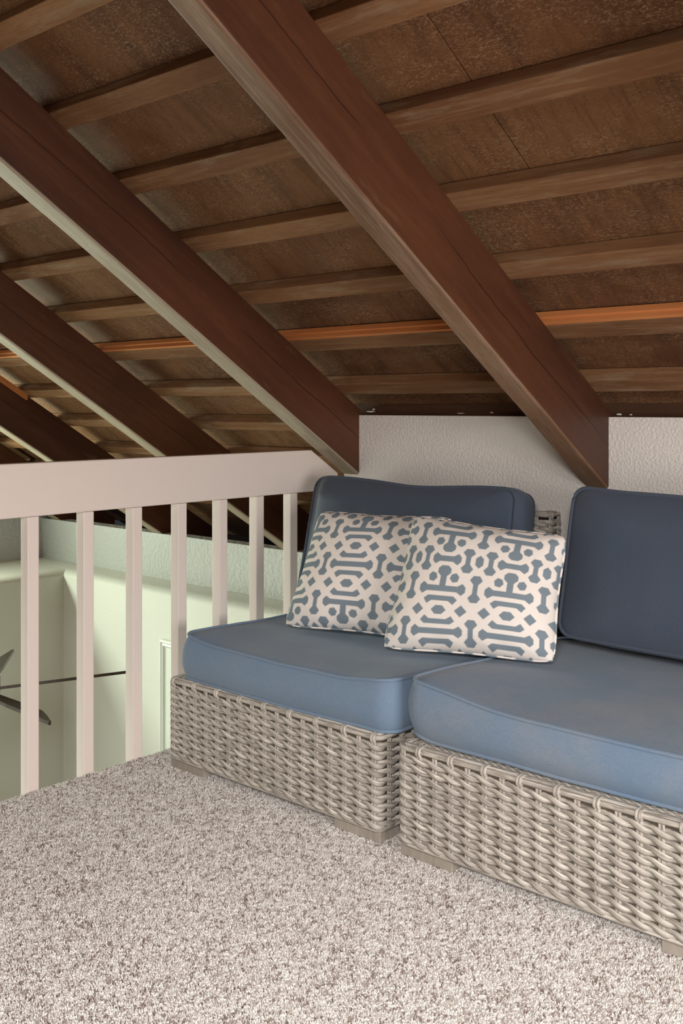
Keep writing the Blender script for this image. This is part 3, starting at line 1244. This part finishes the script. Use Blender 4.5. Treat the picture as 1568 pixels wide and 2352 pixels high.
M = back_frame(-2.282, 2.888, 0.693, math.radians(12.5))
tag(cushion('back_cushion', 0.946, 0.455, 0.115, 0.045, 0.004, 0.012, 0.046, 0.02, 'back_fabric', back1, M, seed=4, wr=0.003, ce=4.0, nc=22), 'dark blue back cushion behind the two patterned pillows, next to the railing', 'cushion', 'dark blue sofa back cushions')


def back2(q):
    x, y, z = q
    y += 0.010 * smooth((-x - 0.25) / 0.2) * smooth(y / 0.2)
    y -= 0.008 * math.exp(-(x - 0.05) ** 2 / 0.06) * smooth(y / 0.2)
    x *= 1 + 0.012 * smooth(-y / 0.22)
    return Vector((x, y, z))


M = back_frame(-1.145, 2.878, 0.707, math.radians(12.0))
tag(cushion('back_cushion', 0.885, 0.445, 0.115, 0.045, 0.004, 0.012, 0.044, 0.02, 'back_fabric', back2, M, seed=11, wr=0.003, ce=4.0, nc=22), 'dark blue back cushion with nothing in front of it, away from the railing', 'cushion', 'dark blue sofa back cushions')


# ------------------------------------------------------------------ throw pillows with a printed lattice
PA, PB = 0.32, 0.45
PV = 4 * PA + 2 * PB


def hdumb(cx, cy, L):
    p = [(-L, -.035), (-L + .05, -.085), (-L + .12, -.040), (L - .12, -.040), (L - .05, -.085), (L, -.035), (L, .035), (L - .05, .085), (L - .12, .040), (-L + .12, .040), (-L + .05, .085), (-L, .035)]
    return [(cx + x, cy + y) for x, y in p]


def vdumb(cx, cy, L):
    p = [(-.045, -L), (.045, -L), (.09, -L + .065), (.033, -L + .13), (.033, L - .13), (.09, L - .065), (.045, L), (-.045, L), (-.09, L - .065), (-.033, L - .13), (-.033, -L + .13), (-.09, -L + .065)]
    return [(cx + x, cy + y) for x, y in p]


def bracket(cy, sg):
    p = [(-.195, -.048), (.195, -.048), (.255, .0), (.2, .07), (.13, .02), (-.13, .02), (-.2, .07), (-.255, .0)]
    return [(x, cy + y * sg) for x, y in p]


def poly_at(cx, cy, pts):
    return [(cx + x, cy + y) for x, y in pts]


HEX = [(-.11, 0), (-.05, -.062), (.05, -.062), (.11, 0), (.05, .062), (-.05, .062)]
VHEX = [(0, -.1), (.055, -.05), (.055, .05), (0, .1), (-.055, .05), (-.055, -.05)]
DIA = [(-.088, 0), (0, -.085), (.088, 0), (0, .085)]
PENT = [(-.068, -.01), (-.02, -.065), (.05, -.05), (.068, .02), (.02, .07), (-.045, .05)]


def stem(y0, y1, sg):
    """stem with a knob at y1"""
    k = y1
    return [(-.045, y0), (.045, y0), (.045, k - sg * .09), (.1, k - sg * .04), (.1, k + sg * .02), (.05, k + sg * .065), (-.05, k + sg * .065), (-.1, k + sg * .02), (-.1, k - sg * .04), (-.045, k - sg * .09)]


yT, yS, yI = 2 * PA, 2 * PA + PB, 2 * PA + 2 * PB
SH = [hdumb(0, 0, .38), bracket(.5 * PA, 1), poly_at(0, PA, HEX), bracket(1.5 * PA, -1),
      hdumb(0, yT, .355), stem(yT, yT + .275, 1), hdumb(0, yS, .225), stem(yI, yI - .275, -1), hdumb(0, yI, .355),
      bracket(yI + .5 * PA, 1), poly_at(0, yI + PA, HEX), bracket(yI + 1.5 * PA, -1)]
for sx in (-1, 1):
    SH += [poly_at(sx * .33, PA, DIA), poly_at(sx * .33, yI + PA, DIA), vdumb(sx * .33, yS, .19),
           poly_at(sx * .17, yT + .165, [(sx * x, y) for x, y in PENT]), poly_at(sx * .17, yI - .165, [(sx * x, -y) for x, y in PENT])]
SH += [vdumb(.5, 0, .2), vdumb(.5, yT + .025, .2), vdumb(.5, yI - .025, .2), poly_at(.5, yS, VHEX)]


def sdf(px, py, poly):
    P = np.array(poly)
    d = np.full(px.shape, 1e9)
    inside = np.zeros(px.shape, bool)
    n = len(P)
    for i in range(n):
        ax, ay = P[i]
        bx, by = P[(i + 1) % n]
        ex, ey = bx - ax, by - ay
        t = np.clip(((px - ax) * ex + (py - ay) * ey) / (ex * ex + ey * ey), 0, 1)
        d = np.minimum(d, np.hypot(px - ax - t * ex, py - ay - t * ey))
        cond = (ay > py) != (by > py)
        with np.errstate(divide='ignore', invalid='ignore'):
            xi = ax + (py - ay) * ex / np.where(ey == 0, 1e-9, ey)
        inside ^= cond & (px < xi)
    return np.where(inside, -d, d)


def lattice(u, v, P, x0, y0):
    """0 = cream ground, 1 = blue-grey print; u right, v up, in metres"""
    x = (u - x0) / P
    y = (y0 - v) / P
    x = (x + 0.5) % 1.0 - 0.5
    y = y % PV
    best = np.full(x.shape, 1e9)
    for poly in SH:
        ys = [p[1] for p in poly]
        for dx in (-1, 0, 1):
            if dx and max(abs(p[0]) for p in poly) < 0.45:
                continue
            for dy in (0, PV):
                if dy and min(ys) > 0.3:
                    continue
                best = np.minimum(best, sdf(x, y, [(a + dx, b + dy) for a, b in poly]))
    w = 0.010
    return np.clip((0.004 - best) / w + 0.5, 0, 1)


def pillow(BL, BR, TL, TR, thick, label, P, x0, y0, seed, vs=1.0):
    BL, BR, TL, TR = (Vector(q) for q in (BL, BR, TL, TR))
    mid = (BL + BR + TL + TR) / 4
    BL, BR, TL, TR = (mid + (q - mid) * 1.045 for q in (BL, BR, TL, TR))     # makes up for the blunted corners
    w = ((BR - BL).length + (TR - TL).length) / 2
    h = ((TL - BL).length + (TR - BR).length) / 2
    ex = (BR - BL + TR - TL).normalized()
    ey = (TL - BL + TR - BR)
    ey = (ey - ex * ey.dot(ex)).normalized()
    ez = ex.cross(ey)                               # towards the room
    ctr = (BL + BR + TL + TR) / 4
    cn = [np.array(q) for q in (BL, BR, TL, TR)]
    N = 330
    lin_ = np.linspace(-1, 1, N)
    # denser towards the edge
    U, Vv = np.meshgrid(lin_, lin_)
    def shape(U, Vv, side):
        """world points of one face; the four corners stay put, the sides draw in, the middle puffs out"""
        pin = 0.075
        a = U * (1 - pin * (1 - Vv ** 2) * np.abs(U) ** 1.5)
        b = Vv * (1 - pin * (1 - U ** 2) * np.abs(Vv) ** 1.5)
        cr = 1 - 0.06 * np.abs(U * Vv) ** 4
        a, b = a * cr, b * cr
        fa, fb = (a + 1) / 2, (b + 1) / 2
        prof = np.clip((1 - np.abs(U) ** 2.4), 0, 1) ** 0.55 * np.clip((1 - np.abs(Vv) ** 2.4), 0, 1) ** 0.55
        Z = side * thick / 2 * prof
        # seam puckers and soft folds
        rr = np.maximum(np.abs(U), np.abs(Vv))
        ang = np.arctan2(Vv, U)
        Z += side * 0.005 * np.sin(ang * 15 + seed) * np.exp(-((rr - 0.88) / 0.08) ** 2) * prof
        Z += side * 0.007 * np.sin(U * 3.1 + seed) * np.cos(Vv * 2.7 - seed) * prof
        pts = ((1 - fa) * (1 - fb))[..., None] * cn[0] + (fa * (1 - fb))[..., None] * cn[1] + ((1 - fa) * fb)[..., None] * cn[2] + (fa * fb)[..., None] * cn[3]
        return pts + Z[..., None] * np.array(ez)
    root = None
    for side in (1, -1):
        n = N if side == 1 else 60
        l2 = np.linspace(-1, 1, n)
        UU, WW = np.meshgrid(l2, l2)
        wco = shape(UU, WW, side).reshape(-1, 3)
        idx = np.arange(n * n).reshape(n, n)
        q = np.stack([idx[:-1, :-1], idx[:-1, 1:], idx[1:, 1:], idx[1:, :-1]], -1).reshape(-1, 4)
        if side == -1:
            q = q[:, ::-1]
        me = bpy.data.meshes.new('throw_pillow' if side == 1 else 'back_cover')
        me.vertices.add(len(wco))
        me.vertices.foreach_set('co', wco.ravel().astype(np.float32))
        me.loops.add(len(q) * 4)
        me.loops.foreach_set('vertex_index', q.ravel().astype(np.int32))
        me.polygons.add(len(q))
        me.polygons.foreach_set('loop_start', np.arange(0, len(q) * 4, 4, dtype=np.int32))
        me.polygons.foreach_set('loop_total', np.full(len(q), 4, dtype=np.int32))
        me.update(calc_edges=True)
        me.polygons.foreach_set('use_smooth', np.ones(len(q), bool))
        at = me.attributes.new('print', 'FLOAT', 'POINT')
        at.data.foreach_set('value', lattice(UU.ravel() * w / 2, WW.ravel() * h / 2 / vs, P, -w / 2 + x0, (h / 2 - y0) / vs).astype(np.float32))
        me.materials.append(MATS['printed_cotton'])
        o = bpy.data.objects.new(me.name, me)
        COL.objects.link(o)
        if side == 1:
            root = o
        else:
            o.parent = root
    # corded edge cut from the same cloth
    loop = []
    K = 60
    for k in range(K):
        loop.append((-1 + 2 * k / K, -1))
    for k in range(K):
        loop.append((1, -1 + 2 * k / K))
    for k in range(K):
        loop.append((1 - 2 * k / K, 1))
    for k in range(K):
        loop.append((-1, 1 - 2 * k / K))
    pts = []
    for (a, b) in loop:
        # blunt the corner tips
        rr_ = min(1.0, abs(a * b))
        k_ = 1 - 0.03 * rr_ ** 8
        pts.append(shape(np.array([a * k_]), np.array([b * k_]), 1)[0] * 0.5 + shape(np.array([a * k_]), np.array([b * k_]), -1)[0] * 0.5)
    p = tube('piping', pts, 0.0045, 'printed_cotton', root, 8, True)
    at = p.data.attributes.new('print', 'FLOAT', 'POINT')
    vals = []
    for i, (a, b) in enumerate(loop):
        s = i * 2.0 / K * w / 2
        vv = 1.0 if math.sin(s * 75 + 1.3 * math.sin(s * 21)) > 0.25 else 0.0
        vals += [vv] * 8
    at.data.foreach_set('value', vals)
    return tag(root, label, 'pillow', 'patterned throw pillows')


pillow((-2.458, 2.450, 0.456), (-1.955, 2.600, 0.456), (-2.466, 2.640, 0.828), (-1.995, 2.780, 0.828), 0.18,
       'cream and blue lattice pillow partly hidden behind the other patterned pillow', 0.210, 0.233, 0.221, 1.0, 0.97)
pillow((-2.000, 2.419, 0.457), (-1.508, 2.603, 0.459), (-2.022, 2.610, 0.848), (-1.548, 2.745, 0.806), 0.19,
       'cream and blue lattice pillow overlapping in front of the other, fully in view', 0.210, 0.182, 0.371, 2.3, 0.96)
